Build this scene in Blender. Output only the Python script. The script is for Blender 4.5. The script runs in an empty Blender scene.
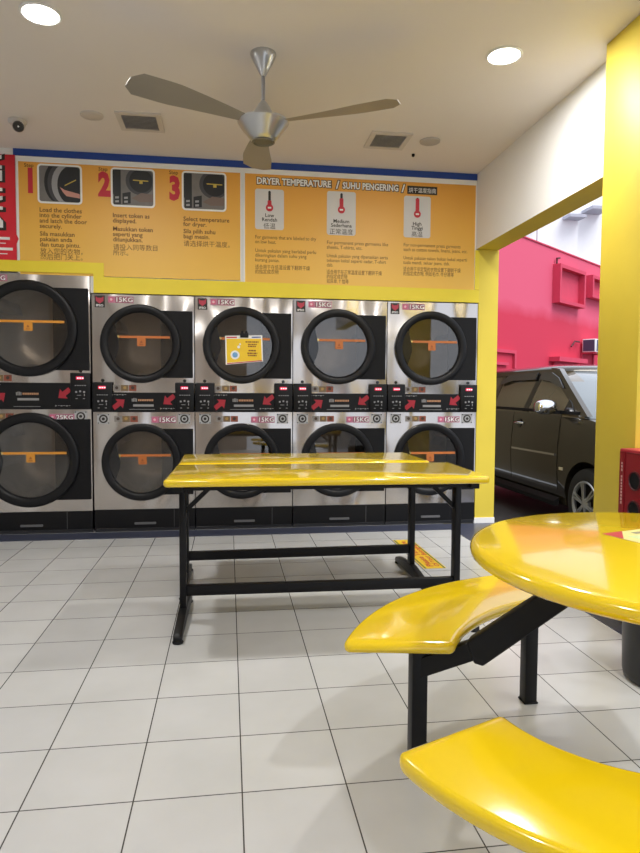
import bpy, bmesh, math, random
from math import sin, cos, pi, radians, atan2, sqrt
from mathutils import Vector, Matrix
random.seed(7)
SC = bpy.context.scene
COL = SC.collection
T = 0.30243                       # floor tile module
WY = 5.284                        # front plane of the dryers
# ------------------------------------------------------------------ materials
MATS = {}
def mat(name, col, rough=0.5, metal=0.0, var=0.06, vscale=6.0, bump=0.0, bscale=40.0, coat=0.0, spec=0.5,
        emit=None, estr=0.0, trans=0.0, alpha=1.0, stretch=None, bdist=.01, bdet=4):
    if name in MATS: return MATS[name]
    m = bpy.data.materials.new(name); m.use_nodes = True
    nt = m.node_tree; b = nt.nodes['Principled BSDF']
    c = tuple(col) + (1.0,) if len(col) == 3 else tuple(col)
    b.inputs['Base Color'].default_value = c
    b.inputs['Roughness'].default_value = rough; b.inputs['Metallic'].default_value = metal
    b.inputs['Specular IOR Level'].default_value = spec
    b.inputs['Coat Weight'].default_value = coat; b.inputs['Coat Roughness'].default_value = 0.04
    b.inputs['Transmission Weight'].default_value = trans; b.inputs['Alpha'].default_value = alpha
    tc = nt.nodes.new('ShaderNodeTexCoord'); vec = tc.outputs['Object']
    if stretch:
        mp = nt.nodes.new('ShaderNodeMapping'); mp.inputs['Scale'].default_value = stretch
        nt.links.new(vec, mp.inputs['Vector']); vec = mp.outputs['Vector']
    if var > 0:
        nz = nt.nodes.new('ShaderNodeTexNoise'); nz.inputs['Scale'].default_value = vscale; nz.inputs['Detail'].default_value = 3
        nt.links.new(vec, nz.inputs['Vector'])
        mx = nt.nodes.new('ShaderNodeMix'); mx.data_type = 'RGBA'
        mx.inputs['A'].default_value = tuple(max(0, k * (1 - var)) for k in c[:3]) + (1,)
        mx.inputs['B'].default_value = tuple(min(1, k * (1 + var)) for k in c[:3]) + (1,)
        nt.links.new(nz.outputs['Fac'], mx.inputs['Factor']); nt.links.new(mx.outputs['Result'], b.inputs['Base Color'])
    if bump > 0:
        n2 = nt.nodes.new('ShaderNodeTexNoise'); n2.inputs['Scale'].default_value = bscale; n2.inputs['Detail'].default_value = bdet
        nt.links.new(vec, n2.inputs['Vector'])
        bp = nt.nodes.new('ShaderNodeBump'); bp.inputs['Strength'].default_value = bump; bp.inputs['Distance'].default_value = bdist
        nt.links.new(n2.outputs['Fac'], bp.inputs['Height']); nt.links.new(bp.outputs['Normal'], b.inputs['Normal'])
    if emit:
        b.inputs['Emission Color'].default_value = tuple(emit) + (1,); b.inputs['Emission Strength'].default_value = estr
    MATS[name] = m
    return m

def tile_mat():
    m = bpy.data.materials.new('floor_tiles'); m.use_nodes = True
    nt = m.node_tree; b = nt.nodes['Principled BSDF']
    tc = nt.nodes.new('ShaderNodeTexCoord'); mp = nt.nodes.new('ShaderNodeMapping')
    mp.inputs['Location'].default_value = (0.56965 + 20 * T, -1.77593 + 20 * T, 0)
    nt.links.new(tc.outputs['Object'], mp.inputs['Vector'])
    br = nt.nodes.new('ShaderNodeTexBrick'); br.offset = 0.0; br.squash = 1.0
    br.inputs['Scale'].default_value = 1.0; br.inputs['Brick Width'].default_value = T; br.inputs['Row Height'].default_value = T
    br.inputs['Mortar Size'].default_value = 0.0022; br.inputs['Mortar Smooth'].default_value = 0.1
    br.inputs['Color1'].default_value = (0.64, 0.645, 0.64, 1); br.inputs['Color2'].default_value = (0.60, 0.605, 0.605, 1)
    br.inputs['Mortar'].default_value = (0.07, 0.07, 0.068, 1)
    nt.links.new(mp.outputs['Vector'], br.inputs['Vector'])
    nz = nt.nodes.new('ShaderNodeTexNoise'); nz.inputs['Scale'].default_value = 3.0; nz.inputs['Detail'].default_value = 6
    nt.links.new(tc.outputs['Object'], nz.inputs['Vector'])
    rp = nt.nodes.new('ShaderNodeValToRGB'); rp.color_ramp.elements[0].position = .3; rp.color_ramp.elements[1].position = .7
    rp.color_ramp.elements[0].color = (.9, .9, .89, 1); rp.color_ramp.elements[1].color = (1, 1, 1, 1)
    nt.links.new(nz.outputs['Fac'], rp.inputs['Fac'])
    mx = nt.nodes.new('ShaderNodeMix'); mx.data_type = 'RGBA'; mx.blend_type = 'MULTIPLY'; mx.inputs['Factor'].default_value = 1
    nt.links.new(br.outputs['Color'], mx.inputs['A']); nt.links.new(rp.outputs['Color'], mx.inputs['B'])
    nt.links.new(mx.outputs['Result'], b.inputs['Base Color'])
    b.inputs['Roughness'].default_value = 0.26
    bp = nt.nodes.new('ShaderNodeBump'); bp.inputs['Strength'].default_value = .25; bp.inputs['Distance'].default_value = .002; bp.invert = True
    nt.links.new(br.outputs['Fac'], bp.inputs['Height']); nt.links.new(bp.outputs['Normal'], b.inputs['Normal'])
    return m

def poster_mat(name, top, bot, z0, z1):
    m = bpy.data.materials.new(name); m.use_nodes = True
    nt = m.node_tree; b = nt.nodes['Principled BSDF']
    tc = nt.nodes.new('ShaderNodeTexCoord'); sp = nt.nodes.new('ShaderNodeSeparateXYZ')
    nt.links.new(tc.outputs['Object'], sp.inputs[0])
    mr = nt.nodes.new('ShaderNodeMapRange'); mr.inputs['From Min'].default_value = z0; mr.inputs['From Max'].default_value = z1
    nt.links.new(sp.outputs['Z'], mr.inputs['Value'])
    mx = nt.nodes.new('ShaderNodeMix'); mx.data_type = 'RGBA'
    mx.inputs['A'].default_value = bot + (1,); mx.inputs['B'].default_value = top + (1,)
    nt.links.new(mr.outputs['Result'], mx.inputs['Factor']); nt.links.new(mx.outputs['Result'], b.inputs['Base Color'])
    b.inputs['Roughness'].default_value = .45
    return m

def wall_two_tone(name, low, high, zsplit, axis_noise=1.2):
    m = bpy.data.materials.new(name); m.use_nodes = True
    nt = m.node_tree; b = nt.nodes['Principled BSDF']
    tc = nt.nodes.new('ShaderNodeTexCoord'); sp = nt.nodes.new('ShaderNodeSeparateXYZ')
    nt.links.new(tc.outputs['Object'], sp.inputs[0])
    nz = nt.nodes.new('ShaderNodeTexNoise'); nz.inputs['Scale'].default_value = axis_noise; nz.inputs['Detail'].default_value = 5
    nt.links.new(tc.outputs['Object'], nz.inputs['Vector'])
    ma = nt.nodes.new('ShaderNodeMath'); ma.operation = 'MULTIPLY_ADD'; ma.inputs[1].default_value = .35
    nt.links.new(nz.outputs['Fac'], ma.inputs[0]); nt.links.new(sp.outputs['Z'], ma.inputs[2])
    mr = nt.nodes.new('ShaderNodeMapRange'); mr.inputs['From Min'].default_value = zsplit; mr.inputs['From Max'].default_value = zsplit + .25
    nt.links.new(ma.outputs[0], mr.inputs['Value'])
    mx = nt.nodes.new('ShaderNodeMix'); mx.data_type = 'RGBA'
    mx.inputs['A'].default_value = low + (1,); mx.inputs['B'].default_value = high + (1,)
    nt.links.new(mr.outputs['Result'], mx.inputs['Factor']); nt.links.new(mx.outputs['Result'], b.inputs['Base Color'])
    b.inputs['Roughness'].default_value = .85
    return m

def glass_mat(name, tint, rough=0.03, mixf=0.5, refl=(1, 1, 1)):
    """glossy pane: fresnel mirror over a tinted see-through"""
    m = bpy.data.materials.new(name); m.use_nodes = True
    nt = m.node_tree; nt.nodes.remove(nt.nodes['Principled BSDF']); out = nt.nodes['Material Output']
    tr = nt.nodes.new('ShaderNodeBsdfTransparent'); tr.inputs['Color'].default_value = tint + (1,)
    gl = nt.nodes.new('ShaderNodeBsdfGlossy'); gl.inputs['Roughness'].default_value = rough; gl.inputs['Color'].default_value = refl + (1,)
    fr = nt.nodes.new('ShaderNodeFresnel'); fr.inputs['IOR'].default_value = 1.5
    ad = nt.nodes.new('ShaderNodeMath'); ad.operation = 'ADD'; ad.inputs[1].default_value = mixf
    nt.links.new(fr.outputs[0], ad.inputs[0])
    mx = nt.nodes.new('ShaderNodeMixShader')
    nt.links.new(ad.outputs[0], mx.inputs[0]); nt.links.new(tr.outputs[0], mx.inputs[1]); nt.links.new(gl.outputs[0], mx.inputs[2])
    nt.links.new(mx.outputs[0], out.inputs['Surface'])
    return m

M_TILE = tile_mat()
M_CEIL = mat('ceiling_paint', (.76, .715, .68), .9, var=.03, vscale=1.5)
M_WHITE = mat('white_paint', (.80, .80, .79), .8, var=.03, vscale=2)
M_YWALL = mat('yellow_wall_paint', (.72, .56, .055), .55, var=.10, vscale=2.2, bump=.05)
M_YTRIM = mat('yellow_trim_paint', (.78, .62, .03), .5, var=.05)
M_YGLOSS = mat('yellow_fibreglass', (.86, .60, .008), .13, var=.05, vscale=3, coat=.5, spec=.6)
M_STEEL = mat('brushed_steel', (.56, .525, .495), .21, 1.0, var=.07, vscale=2, bump=1.0, bscale=1.9, stretch=(1.6, 1, .8), bdist=.10, bdet=0.5)
M_STEELD = mat('steel_drum', (.46, .42, .38), .42, .8, var=.2, vscale=9)
M_BLK = mat('black_enamel', (.006, .006, .007), .42, var=.1, spec=.25)
M_BLKM = mat('black_matt', (.007, .007, .008), .55, var=.1, spec=.2)
M_BLKG = mat('black_gloss', (.010, .010, .011), .16, var=.1, coat=.3)
M_CHAR = mat('charcoal_plinth', (.035, .036, .042), .5, var=.1)
M_STONE = mat('dark_blue_granite', (.055, .062, .10), .32, var=.35, vscale=60)
M_BLUE = mat('blue_vinyl', (.012, .055, .30), .4)
M_WVIN = mat('white_vinyl', (.80, .80, .78), .45, var=.02)
M_RVIN = mat('red_vinyl', (.62, .015, .03), .42)
M_REDP = mat('red_print', (.52, .018, .035), .5)
M_PINK = mat('pink_sticker', (.46, .17, .25), .5, var=.15, vscale=60)
M_GREYC = mat('grey_card', (.62, .61, .60), .6, var=.03)
M_INK = mat('black_ink', (.02, .016, .012), .6)
M_BRN = mat('brown_ink', (.13, .055, .012), .6)
M_ORG = mat('orange_strap', (.66, .28, .03), .45, var=.06)
M_ORGD = mat('deep_orange_strap', (.50, .15, .03), .45, var=.06)
M_BRASS = mat('brass_stud', (.75, .6, .25), .3, 1.0)
M_CHROME = mat('chrome', (.80, .80, .82), .08, 1.0, var=.02)
M_ALU = mat('fan_silver', (.52, .53, .54), .28, .85, var=.05)
M_BLADE = mat('fan_blade_grey', (.30, .28, .255), .45, .1, var=.05)
M_LEDR = mat('red_led', (.5, .0, .03), .4, emit=(1, .05, .14), estr=.35)
M_LEDW = mat('white_led', (.9, .5, .55), .4, emit=(1, .6, .68), estr=.9)
M_LAMP = mat('lamp_diffuser', (1, 1, 1), .5, emit=(1, .97, .92), estr=22.0)
M_GRILLE = mat('grey_grille', (.46, .43, .41), .7, var=.25, vscale=60)
M_OFFW = mat('offwhite_plastic', (.60, .56, .52), .5, var=.03)
M_DOORG = glass_mat('dryer_door_glass', (.82, .79, .75), .02, .03)
M_CARP = mat('bronze_car_paint', (.050, .041, .027), .22, .55, var=.04, coat=1.0)
M_CARG = mat('car_window_glass', (.15, .115, .07), .03, 0.0, var=.0, coat=1.0, spec=1.0)  # brown base paints in the reflected shop and the beige seats inside
M_CARGL = mat('windscreen_glass', (.16, .19, .21), .03, 0.0, var=.0, coat=1.0, spec=1.0)
M_TYRE = mat('tyre_rubber', (.016, .016, .016), .8, var=.15)
M_ALLOY = mat('alloy_silver', (.62, .62, .60), .3, .9, var=.04)
M_ASPH = mat('dark_asphalt', (.045, .044, .042), .75, var=.35, vscale=25, bump=.3, bscale=120)
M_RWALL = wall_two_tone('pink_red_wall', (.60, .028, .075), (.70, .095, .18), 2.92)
M_RLEDGE = mat('pink_red_ledge', (.62, .05, .11), .8, var=.08)
M_WBLD = mat('white_building_paint', (.86, .87, .90), .85, var=.03)
M_FIN = mat('grey_louvre', (.42, .43, .50), .6)
M_PTOP = poster_mat('poster_orange', (.73, .34, .045), (.79, .48, .075), 2.05, 2.9)
M_YELP = mat('yellow_notice', (.85, .56, .02), .45, var=.06)
M_REDC = mat('red_cabinet_enamel', (.22, .008, .014), .4, var=.06)
M_GRN = mat('dark_green_print', (.02, .13, .05), .5)
M_BINP = mat('bin_black_plastic', (.012, .012, .013), .38, var=.1)

# ------------------------------------------------------------------ mesh builder
class B:
    def __init__(s): s.bm = bmesh.new(); s.mi = 0
    def f(s, vs):
        try:
            fc = s.bm.faces.new(vs); fc.material_index = s.mi; return fc
        except ValueError: return None
    def v(s, p): return s.bm.verts.new(p)
    def box(s, x0, x1, y0, y1, z0, z1):
        vs = [s.v((x, y, z)) for x in (x0, x1) for y in (y0, y1) for z in (z0, z1)]
        for q in ((0, 1, 3, 2), (4, 6, 7, 5), (0, 4, 5, 1), (2, 3, 7, 6), (0, 2, 6, 4), (1, 5, 7, 3)): s.f([vs[k] for k in q])
        return s
    def obox(s, c, ax, ay, az):
        """box from centre and three half-axis vectors"""
        c = Vector(c); ax, ay, az = Vector(ax), Vector(ay), Vector(az)
        vs = [s.v(c + ax * i + ay * j + az * k) for i in (-1, 1) for j in (-1, 1) for k in (-1, 1)]
        for q in ((0, 1, 3, 2), (4, 6, 7, 5), (0, 4, 5, 1), (2, 3, 7, 6), (0, 2, 6, 4), (1, 5, 7, 3)): s.f([vs[k] for k in q])
        return s
    def bar(s, p0, p1, w, h, up=(0, 0, 1)):
        p0, p1 = Vector(p0), Vector(p1); d = (p1 - p0); L = d.length; d.normalize()
        sd = d.cross(Vector(up)).normalized(); u = sd.cross(d)
        return s.obox((p0 + p1) / 2, d * L / 2, sd * w / 2, u * h / 2)
    def loft(s, rings, cap=True, closed=True):
        R = [[s.v(p) for p in r] for r in rings]; n = len(R[0])
        for a, b in zip(R[:-1], R[1:]):
            for k in range(n if closed else n - 1): s.f([a[k], a[(k + 1) % n], b[(k + 1) % n], b[k]])
        if cap: s.f(list(reversed(R[0]))); s.f(R[-1])
        return s
    def cyl(s, p0, p1, r0, r1=None, n=24, cap=True):
        r1 = r0 if r1 is None else r1
        p0, p1 = Vector(p0), Vector(p1); d = (p1 - p0).normalized()
        a = d.orthogonal().normalized(); b = d.cross(a)
        ring = lambda p, r: [p + (a * cos(2 * pi * k / n) + b * sin(2 * pi * k / n)) * r for k in range(n)]
        return s.loft([ring(p0, r0), ring(p1, r1)], cap)
    def lathe(s, prof, c=(0, 0, 0), axis='z', n=48, closed=False):
        """prof: (radius, height) pairs"""
        def pt(r, h, a):
            if axis == 'z': return (c[0] + r * cos(a), c[1] + r * sin(a), c[2] + h)
            if axis == 'y': return (c[0] + r * cos(a), c[1] + h, c[2] + r * sin(a))
            return (c[0] + h, c[1] + r * cos(a), c[2] + r * sin(a))
        rows = []
        for r, h in prof:
            if r < 1e-6: rows.append([s.v(pt(0, h, 0))])
            else: rows.append([s.v(pt(r, h, 2 * pi * k / n)) for k in range(n)])
        pr = list(zip(rows[:-1], rows[1:]))
        if closed: pr.append((rows[-1], rows[0]))
        for a, b in pr:
            for k in range(n):
                j = (k + 1) % n
                if len(a) == 1 and len(b) == 1: continue
                if len(a) == 1: s.f([a[0], b[j], b[k]])
                elif len(b) == 1: s.f([a[k], a[j], b[0]])
                else: s.f([a[k], a[j], b[j], b[k]])
        return s
    def prism(s, pts, plane, a0, a1):
        def P(u, v, w): return {'xy': (u, v, w), 'xz': (u, w, v), 'yz': (w, u, v)}[plane]
        A = [s.v(P(u, v, a0)) for u, v in pts]; Bv = [s.v(P(u, v, a1)) for u, v in pts]
        n = len(pts)
        for k in range(n): s.f([A[k], A[(k + 1) % n], Bv[(k + 1) % n], Bv[k]])
        s.f(list(reversed(A))); s.f(Bv)
        return s
    def tube(s, pts, r, n=10):
        pts = [Vector(p) for p in pts]; rings = []
        for i, p in enumerate(pts):
            d = (pts[min(i + 1, len(pts) - 1)] - pts[max(i - 1, 0)]).normalized()
            a = d.cross(Vector((.31, .52, .8))).normalized(); b = d.cross(a)
            rings.append([p + (a * cos(2 * pi * k / n) + b * sin(2 * pi * k / n)) * r for k in range(n)])
        return s.loft(rings)
    def bevel(s, w, seg=2, ang=0.6):
        bmesh.ops.recalc_face_normals(s.bm, faces=s.bm.faces[:])
        es = [e for e in s.bm.edges if len(e.link_faces) == 2 and e.calc_face_angle(0) > ang]
        bmesh.ops.bevel(s.bm, geom=es, offset=w, segments=seg, profile=.5, affect='EDGES', clamp_overlap=True)
        return s

def obj(name, b, m, parent=None, loc=None, rotz=None, recalc=True, sharp=0.7, data=None):
    bm = b.bm
    if recalc: bmesh.ops.recalc_face_normals(bm, faces=bm.faces[:])
    for e in bm.edges:
        if len(e.link_faces) == 2 and e.calc_face_angle(0) > sharp: e.smooth = False
    for f in bm.faces: f.smooth = True
    me = bpy.data.meshes.new(name); bm.to_mesh(me); bm.free()
    for k in (m if isinstance(m, (list, tuple)) else [m]): me.materials.append(k)
    o = bpy.data.objects.new(name, me); COL.objects.link(o)
    if parent is not None: o.parent = parent
    if loc is not None: o.location = loc
    if rotz is not None: o.rotation_euler = (0, 0, rotz)
    return o
def tag(o, label, cat, group=None):
    o['label'] = label; o['category'] = cat
    if group: o['group'] = group
    return o
def thing(name, label, cat, loc=(0, 0, 0), rotz=0, group=None):
    o = bpy.data.objects.new(name, None); COL.objects.link(o); o.empty_display_size = .1
    o.location = loc; o.rotation_euler = (0, 0, rotz)
    return tag(o, label, cat, group)
def struct(o):
    o['kind'] = 'structure'; return o
def copy_tree(o, parent=None):
    c = o.copy(); COL.objects.link(c)
    if parent is not None: c.parent = parent
    for ch in list(o.children): copy_tree(ch, c)
    return c

TEXTS = []
def text(name, body, x, z, size, m, parent, y=-.004, bold=0.0, align='LEFT', rot=0.0, sx=1.0, plane='xz', width=None, spacing=1.0, line=1.0, height=None):
    """flat lettering lying on a wall (plane xz) or on a level surface (plane xy)"""
    cu = bpy.data.curves.new('lettering', 'FONT'); cu.body = body; cu.size = size; cu.align_x = align
    cu.resolution_u = 2; cu.offset = bold * size; cu.space_character = spacing; cu.space_line = line
    o = bpy.data.objects.new('lettering', cu); COL.objects.link(o)
    bpy.context.view_layer.update()
    dg = bpy.context.evaluated_depsgraph_get()
    me = bpy.data.meshes.new_from_object(o.evaluated_get(dg))
    bpy.data.objects.remove(o); bpy.data.curves.remove(cu)
    xs = [v.co.x for v in me.vertices]; ys = [v.co.y for v in me.vertices]
    if width and xs and max(xs) > min(xs): sx = width / (max(xs) - min(xs))
    sy = 1.0
    if height and ys and max(ys) > min(ys): sy = height / (max(ys) - min(ys))
    cr, sr = cos(rot), sin(rot)
    for v in me.vertices:
        u, w = v.co.x * sx, v.co.y * sy
        u, w = u * cr - w * sr, u * sr + w * cr
        v.co = (x + u, y, z + w) if plane == 'xz' else (x + u, z + w, y)
    me.materials.clear(); me.materials.append(m); me.name = name
    ob = bpy.data.objects.new(name, me); COL.objects.link(ob); ob.parent = parent
    return ob

def rrect(x0, x1, z0, z1, r, n=5):
    pts = []
    for cx, cz, a0 in ((x1 - r, z1 - r, 0), (x0 + r, z1 - r, pi / 2), (x0 + r, z0 + r, pi), (x1 - r, z0 + r, 1.5 * pi)):
        for k in range(n + 1):
            a = a0 + pi / 2 * k / n; pts.append((cx + r * cos(a), cz + r * sin(a)))
    return pts
def circ(cx, cz, r, n=32, a0=0, a1=2 * pi):
    return [(cx + r * cos(a0 + (a1 - a0) * k / n), cz + r * sin(a0 + (a1 - a0) * k / n)) for k in range(n)]

# ------------------------------------------------------------------ setting
CZ = 3.0
XL, XR, YB, YF = -3.3, 2.1, -2.0, 5.29
b = B(); b.box(XL, 1.845, YB, 6.4, -.19, 0); struct(obj('floor', b, M_TILE))
b = B(); b.box(XL - .1, XR + .15, YB, 6.45, CZ, CZ + .15); struct(obj('ceiling', b, M_CEIL))
b = B(); b.box(XL - .1, XL, YB, 6.45, -.19, CZ); struct(obj('wall_left', b, M_WHITE))
# bulkhead above the machines and the solid wall behind them
b = B(); b.prism([(XL, 2.062), (-1.08, 2.062), (-1.08, 1.916), (2.13, 1.916), (2.13, CZ), (XL, CZ)], 'xz', YF + .004, YF + .12)
struct(obj('wall_back', b, M_WHITE))
b = B(); b.box(XL, 2.13, 6.4, 6.5, 0, CZ); struct(obj('wall_rear', b, M_WHITE))
# right side: beam over the opening, far column, near pillar
b = B(); b.mi = 0; b.box(XR, XR + .2, YB, YF + .10, 2.368, CZ)
for f in b.bm.faces:
    pass
o = struct(obj('wall_right', b, [M_WHITE, M_YWALL]))
for p in o.data.polygons:
    if p.normal.z < -.5: p.material_index = 1
b = B(); b.box(2.13, 2.305, YF - .005, YF + .25, .05, 2.366); struct(obj('trim_1', b, M_YWALL))
b = B(); b.box(2.125, 2.31, YF - .012, YF + .255, 0, .05); struct(obj('baseboard_right', b, M_WHITE))
b = B(); b.box(1.995, 2.36, 2.90, 3.25, 0, CZ - .001); b.bevel(.006, 2); struct(obj('trim_2', b, M_YWALL))
b = B(); b.box(2.13, 2.30, YF + .26, 13.0, -.19, 4.2); struct(obj('wall_side', b, mat('olive_wall', (.22, .19, .11), .8)))  # shop side wall, lengthened out of view and dimmed for the car's reflections
b = B(); b.box(XL, .35, YB - .1, YB, -.19, CZ); struct(obj('wall_unseen_front', b, mat('beige_wall', (.55, .48, .42), .8)))  # added unseen wall behind the camera, darkening reflections in the left steel
# dark granite apron before the machines and sill in the opening
b = B(); b.box(XL, 1.845, 5.055, 5.28, -.02, .003); struct(obj('trim_3', b, M_STONE))
b = B(); b.box(1.846, 2.36, YB, 5.27, -.19, .003); struct(obj('trim_4', b, M_STONE))
# yellow frame round the machines
b = B()
b.prism([(XL, 2.062), (-1.052, 2.062), (-1.052, 1.915), (2.125, 1.915), (2.125, 2.022), (-.972, 2.04), (-.972, 2.148), (XL, 2.148)], 'xz', YF - .018, YF + .003)
struct(obj('trim_5', b, M_YTRIM))
b = B(); b.box(2.09, 2.127, YF - .012, YF + .003, 2.026, 2.36); struct(obj('trim_6', b, M_YTRIM))
# blue and white band along the wall head
b = B(); b.box(-1.635, XR - .002, YF - .006, YF + .003, 2.948, CZ - .001); struct(obj('trim_7', b, M_BLUE))

# outdoors
b = B(); b.box(2.36, 40, YB - 10, 40, -.30, -.19); struct(obj('ground', b, M_ASPH))

# ------------------------------------------------------------------ posters on the bulkhead
PY = YF - .001
def poster(name, label, x0, x1, z0, z1):
    t = thing(name, label, 'sign', (x0, PY, z0))
    b = B(); b.mi = 0; b.box(0, x1 - x0, -.004, .0, 0, z1 - z0); obj('backing', b, M_WVIN, t)
    b = B(); b.box(.016, x1 - x0 - .012, -.006, -.0042, 0.0, z1 - z0 - .042)
    o = obj('printed_sheet', b, M_PTOP, t)
    return t
# gradient of the printed sheet works in object coordinates of the sheet
for n in M_PTOP.node_tree.nodes:
    if n.type == 'MAP_RANGE': n.inputs['From Min'].default_value = 0; n.inputs['From Max'].default_value = .85
PX, PZ = -1.615, 2.0
p1 = poster('instruction_poster', 'orange poster with three numbered photos showing how to load and pay', PX, .108, 2.045, 2.945)
PZ = 2.045
def pic(kind, x0, x1, z0, z1):
    """a printed photograph with rounded white border (poster-local coordinates)"""
    f = B(); f.prism(rrect(x0, x1, z0, z1, .03), 'xz', -.0085, -.0062); fr = obj('photo_frame', f, M_WVIN, p1)
    q = B(); i = .014
    X0, X1, Z0, Z1 = x0 + i, x1 - i, z0 + i, z1 - i; w, h = X1 - X0, Z1 - Z0
    q.mi = 0; q.prism(rrect(X0, X1, Z0, Z1, .018), 'xz', -.0095, -.0086)
    def cl(pts): return [(min(max(u, X0 + .002), X1 - .002), min(max(v, Z0 + .002), Z1 - .002)) for u, v in pts]
    P = lambda u, v: (X0 + u * w, Z0 + v * h)
    def poly(pts, y, mi): q.mi = mi; q.prism(cl(pts), 'xz', -.0095 - y, -.0094 - y)
    def ell(cx, cz, rx, rz, y, mi, n=32): poly([P(cx + rx * cos(2 * pi * k / n), cz + rz * sin(2 * pi * k / n)) for k in range(n)], y, mi)
    if kind == 1:
        ell(.52, .55, .40, .62, .0004, 1); ell(.62, .52, .42, .62, .0008, 2)
        ell(.70, .50, .40, .60, .0012, 3); ell(.80, .48, .36, .55, .0016, 1)
        poly([P(.62, .45), P(.9, .62), P(.9, .65), P(.62, .48)], .0020, 4)
        poly([P(.50, .42), P(.62, .34), P(.99, .24), P(.99, .12), P(.66, .17), P(.58, .27)], .0024, 5)
    else:
        dx = 0 if kind == 2 else .06
        poly([P(0, .3), P(.2, .3), P(.2, 1), P(0, 1)], .0004, 1)
        ell(.68 + dx, .70, .36, .40, .0008, 2); ell(.70 + dx, .70, .29, .33, .0012, 1)
        poly([P(.5 + dx, .70), P(.88 + dx, .69), P(.88 + dx, .72), P(.5 + dx, .73)], .0016, 4)
        poly([P(.66 + dx, .62), P(.74 + dx, .62), P(.74 + dx, .70), P(.66 + dx, .70)], .0016, 4)
        poly([P(.03, 0), P(.2, .02), P(.2, .33), P(.03, .3)], .0020, 1); poly([P(.24, .02), P(.44, .05), P(.44, .38), P(.24, .33)], .0020, 1)
        for u in (.06, .28):
            for v in (.06, .17): poly([P(u, v), P(u + .09, v + .01), P(u + .09, v + .07), P(u, v + .06)], .0024, 3)
        poly([P(.46, .20), P(.7, .36), P(1, .33), P(1, .12), P(.66, .10)], .0022, 6)
    obj('printed_photo', q, [mat('photo_grey', (.16, .15, .14), .5, var=.2, vscale=20), mat('photo_dark', (.012, .014, .016), .5), mat('photo_ring', (.05, .05, .055), .5),
        mat('photo_steel', (.30, .30, .30), .5), mat('photo_yellow', (.55, .40, .06), .5), mat('photo_skin', (.52, .25, .20), .5), mat('photo_skin_shade', (.17, .12, .10), .5)], fr)
LX = lambda X: X - PX
LZ = lambda Z: Z - PZ
steps = [
    (1, -1.460, -1.128, 2.593, 2.893, -1.556, '1', ["Load the clothes\ninto the cylinder\nand latch the door\nsecurely.", "Sila masukkan\npakaian anda\ndan tutup pintu.", "放入您的衣物，\n然后把门关上。"], (2.563, 2.380, 2.245)),
    (2, -.912, -.574, 2.592, 2.893, -1.005, '2', ["Insert token as\ndisplayed.", "Masukkan token\nseperti yang\nditunjukkan.", "请投入同等数目\n所示。"], (2.545, 2.440, 2.295)),
    (3, -.366, -.014, 2.588, 2.895, -.465, '3', ["Select temperature\nfor dryer.", "Sila pilih suhu\nbagi mesin.", "请选择烘干温度。"], (2.540, 2.443, 2.343)),
]
for kind, x0, x1, z0, z1, nx, num, tx, tz in steps:
    pic(kind, LX(x0), LX(x1), LZ(z0), LZ(z1))
    text('step_number', num, LX(nx), LZ(z0 + .085), .245, M_REDP, p1, -.0065, bold=.055, sx=.72)
    text('step_word', 'Step', LX(nx), LZ(z1 - .03), .04, M_BRN, p1, -.0065, bold=.015)
    for s_, z_ in zip(tx, tz):
        cjk = ord(s_[0]) > 1000
        text('step_instruction', s_, LX(x0 + .01), LZ(z_ - .035), .047 if not cjk else .05, M_BRN, p1, -.0065, bold=0.0 if cjk else .016, line=.88)
QX = .118
p2 = poster('temperature_poster', 'orange poster about dryer temperature with three thermometer cards', QX, 2.098, 2.025, 2.945)
QZ = 2.025
LX2 = lambda X: X - QX
LZ2 = lambda Z: Z - QZ
def headline(body, x, z, size, width=None, bold=.035):
    text('headline_outline', body, LX2(x), LZ2(z), size, M_INK, p2, -.0065, bold=bold + .075, width=width)
    text('headline', body, LX2(x) , LZ2(z), size, M_WVIN, p2, -.0075, bold=bold, width=width - .012 if width else None)
headline('DRYER TEMPERATURE', .228, 2.825, .072, .62)
headline('/', .882, 2.82, .085)
headline('SUHU PENGERING', .935, 2.822, .072, .485)
headline('/', 1.438, 2.818, .085)
b = B(); b.box(LX2(1.485), LX2(1.745), -.0068, -.0062, LZ2(2.805), LZ2(2.872)); hp = obj('headline_plate', b, M_INK, p2)
text('headline_chinese', '烘干温度指南', LX2(1.497), LZ2(2.82), .045, M_WVIN, p2, -.0075, width=.236)
cards = [
    (.215, .450, 2.462, 2.785, .30, 'Low\nRendah', '低温', ["For garments that are labeled to dry\non low heat.", "Untuk pakaian yang berlabel perlu\ndikeringkan dalam suhu yang\nkurang panas.", "适合用于在低温设置下翻转干燥\n的指定成衣物"], .50),
    (.805, 1.047, 2.440, 2.795, .62, 'Medium\nSederhana', '正常温度', ["For permanent press garments like\nsheets, T-shirts, etc.", "Untuk pakaian yang dipanaskan serta\ntekanan kekal seperti cadar, T-shirt\ndsb.", "适合用于在正常温度设置下翻转干燥\n的指定成衣物\n如床单, T 恤等"], .52),
    (1.458, 1.690, 2.445, 2.788, .95, 'High\nTinggi', '高温', ["For non-permanent press garments\nsuch as cotton towels, linens, jeans, etc.", "Untuk pakaian tekan bukan kekal seperti\ntuala mandi, seluar jeans, dsb.", "适合用于非定型的衣物设置下翻转干燥\n的指定成衣物, 例如毛巾, 牛仔裤等"], .56),
]
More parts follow.
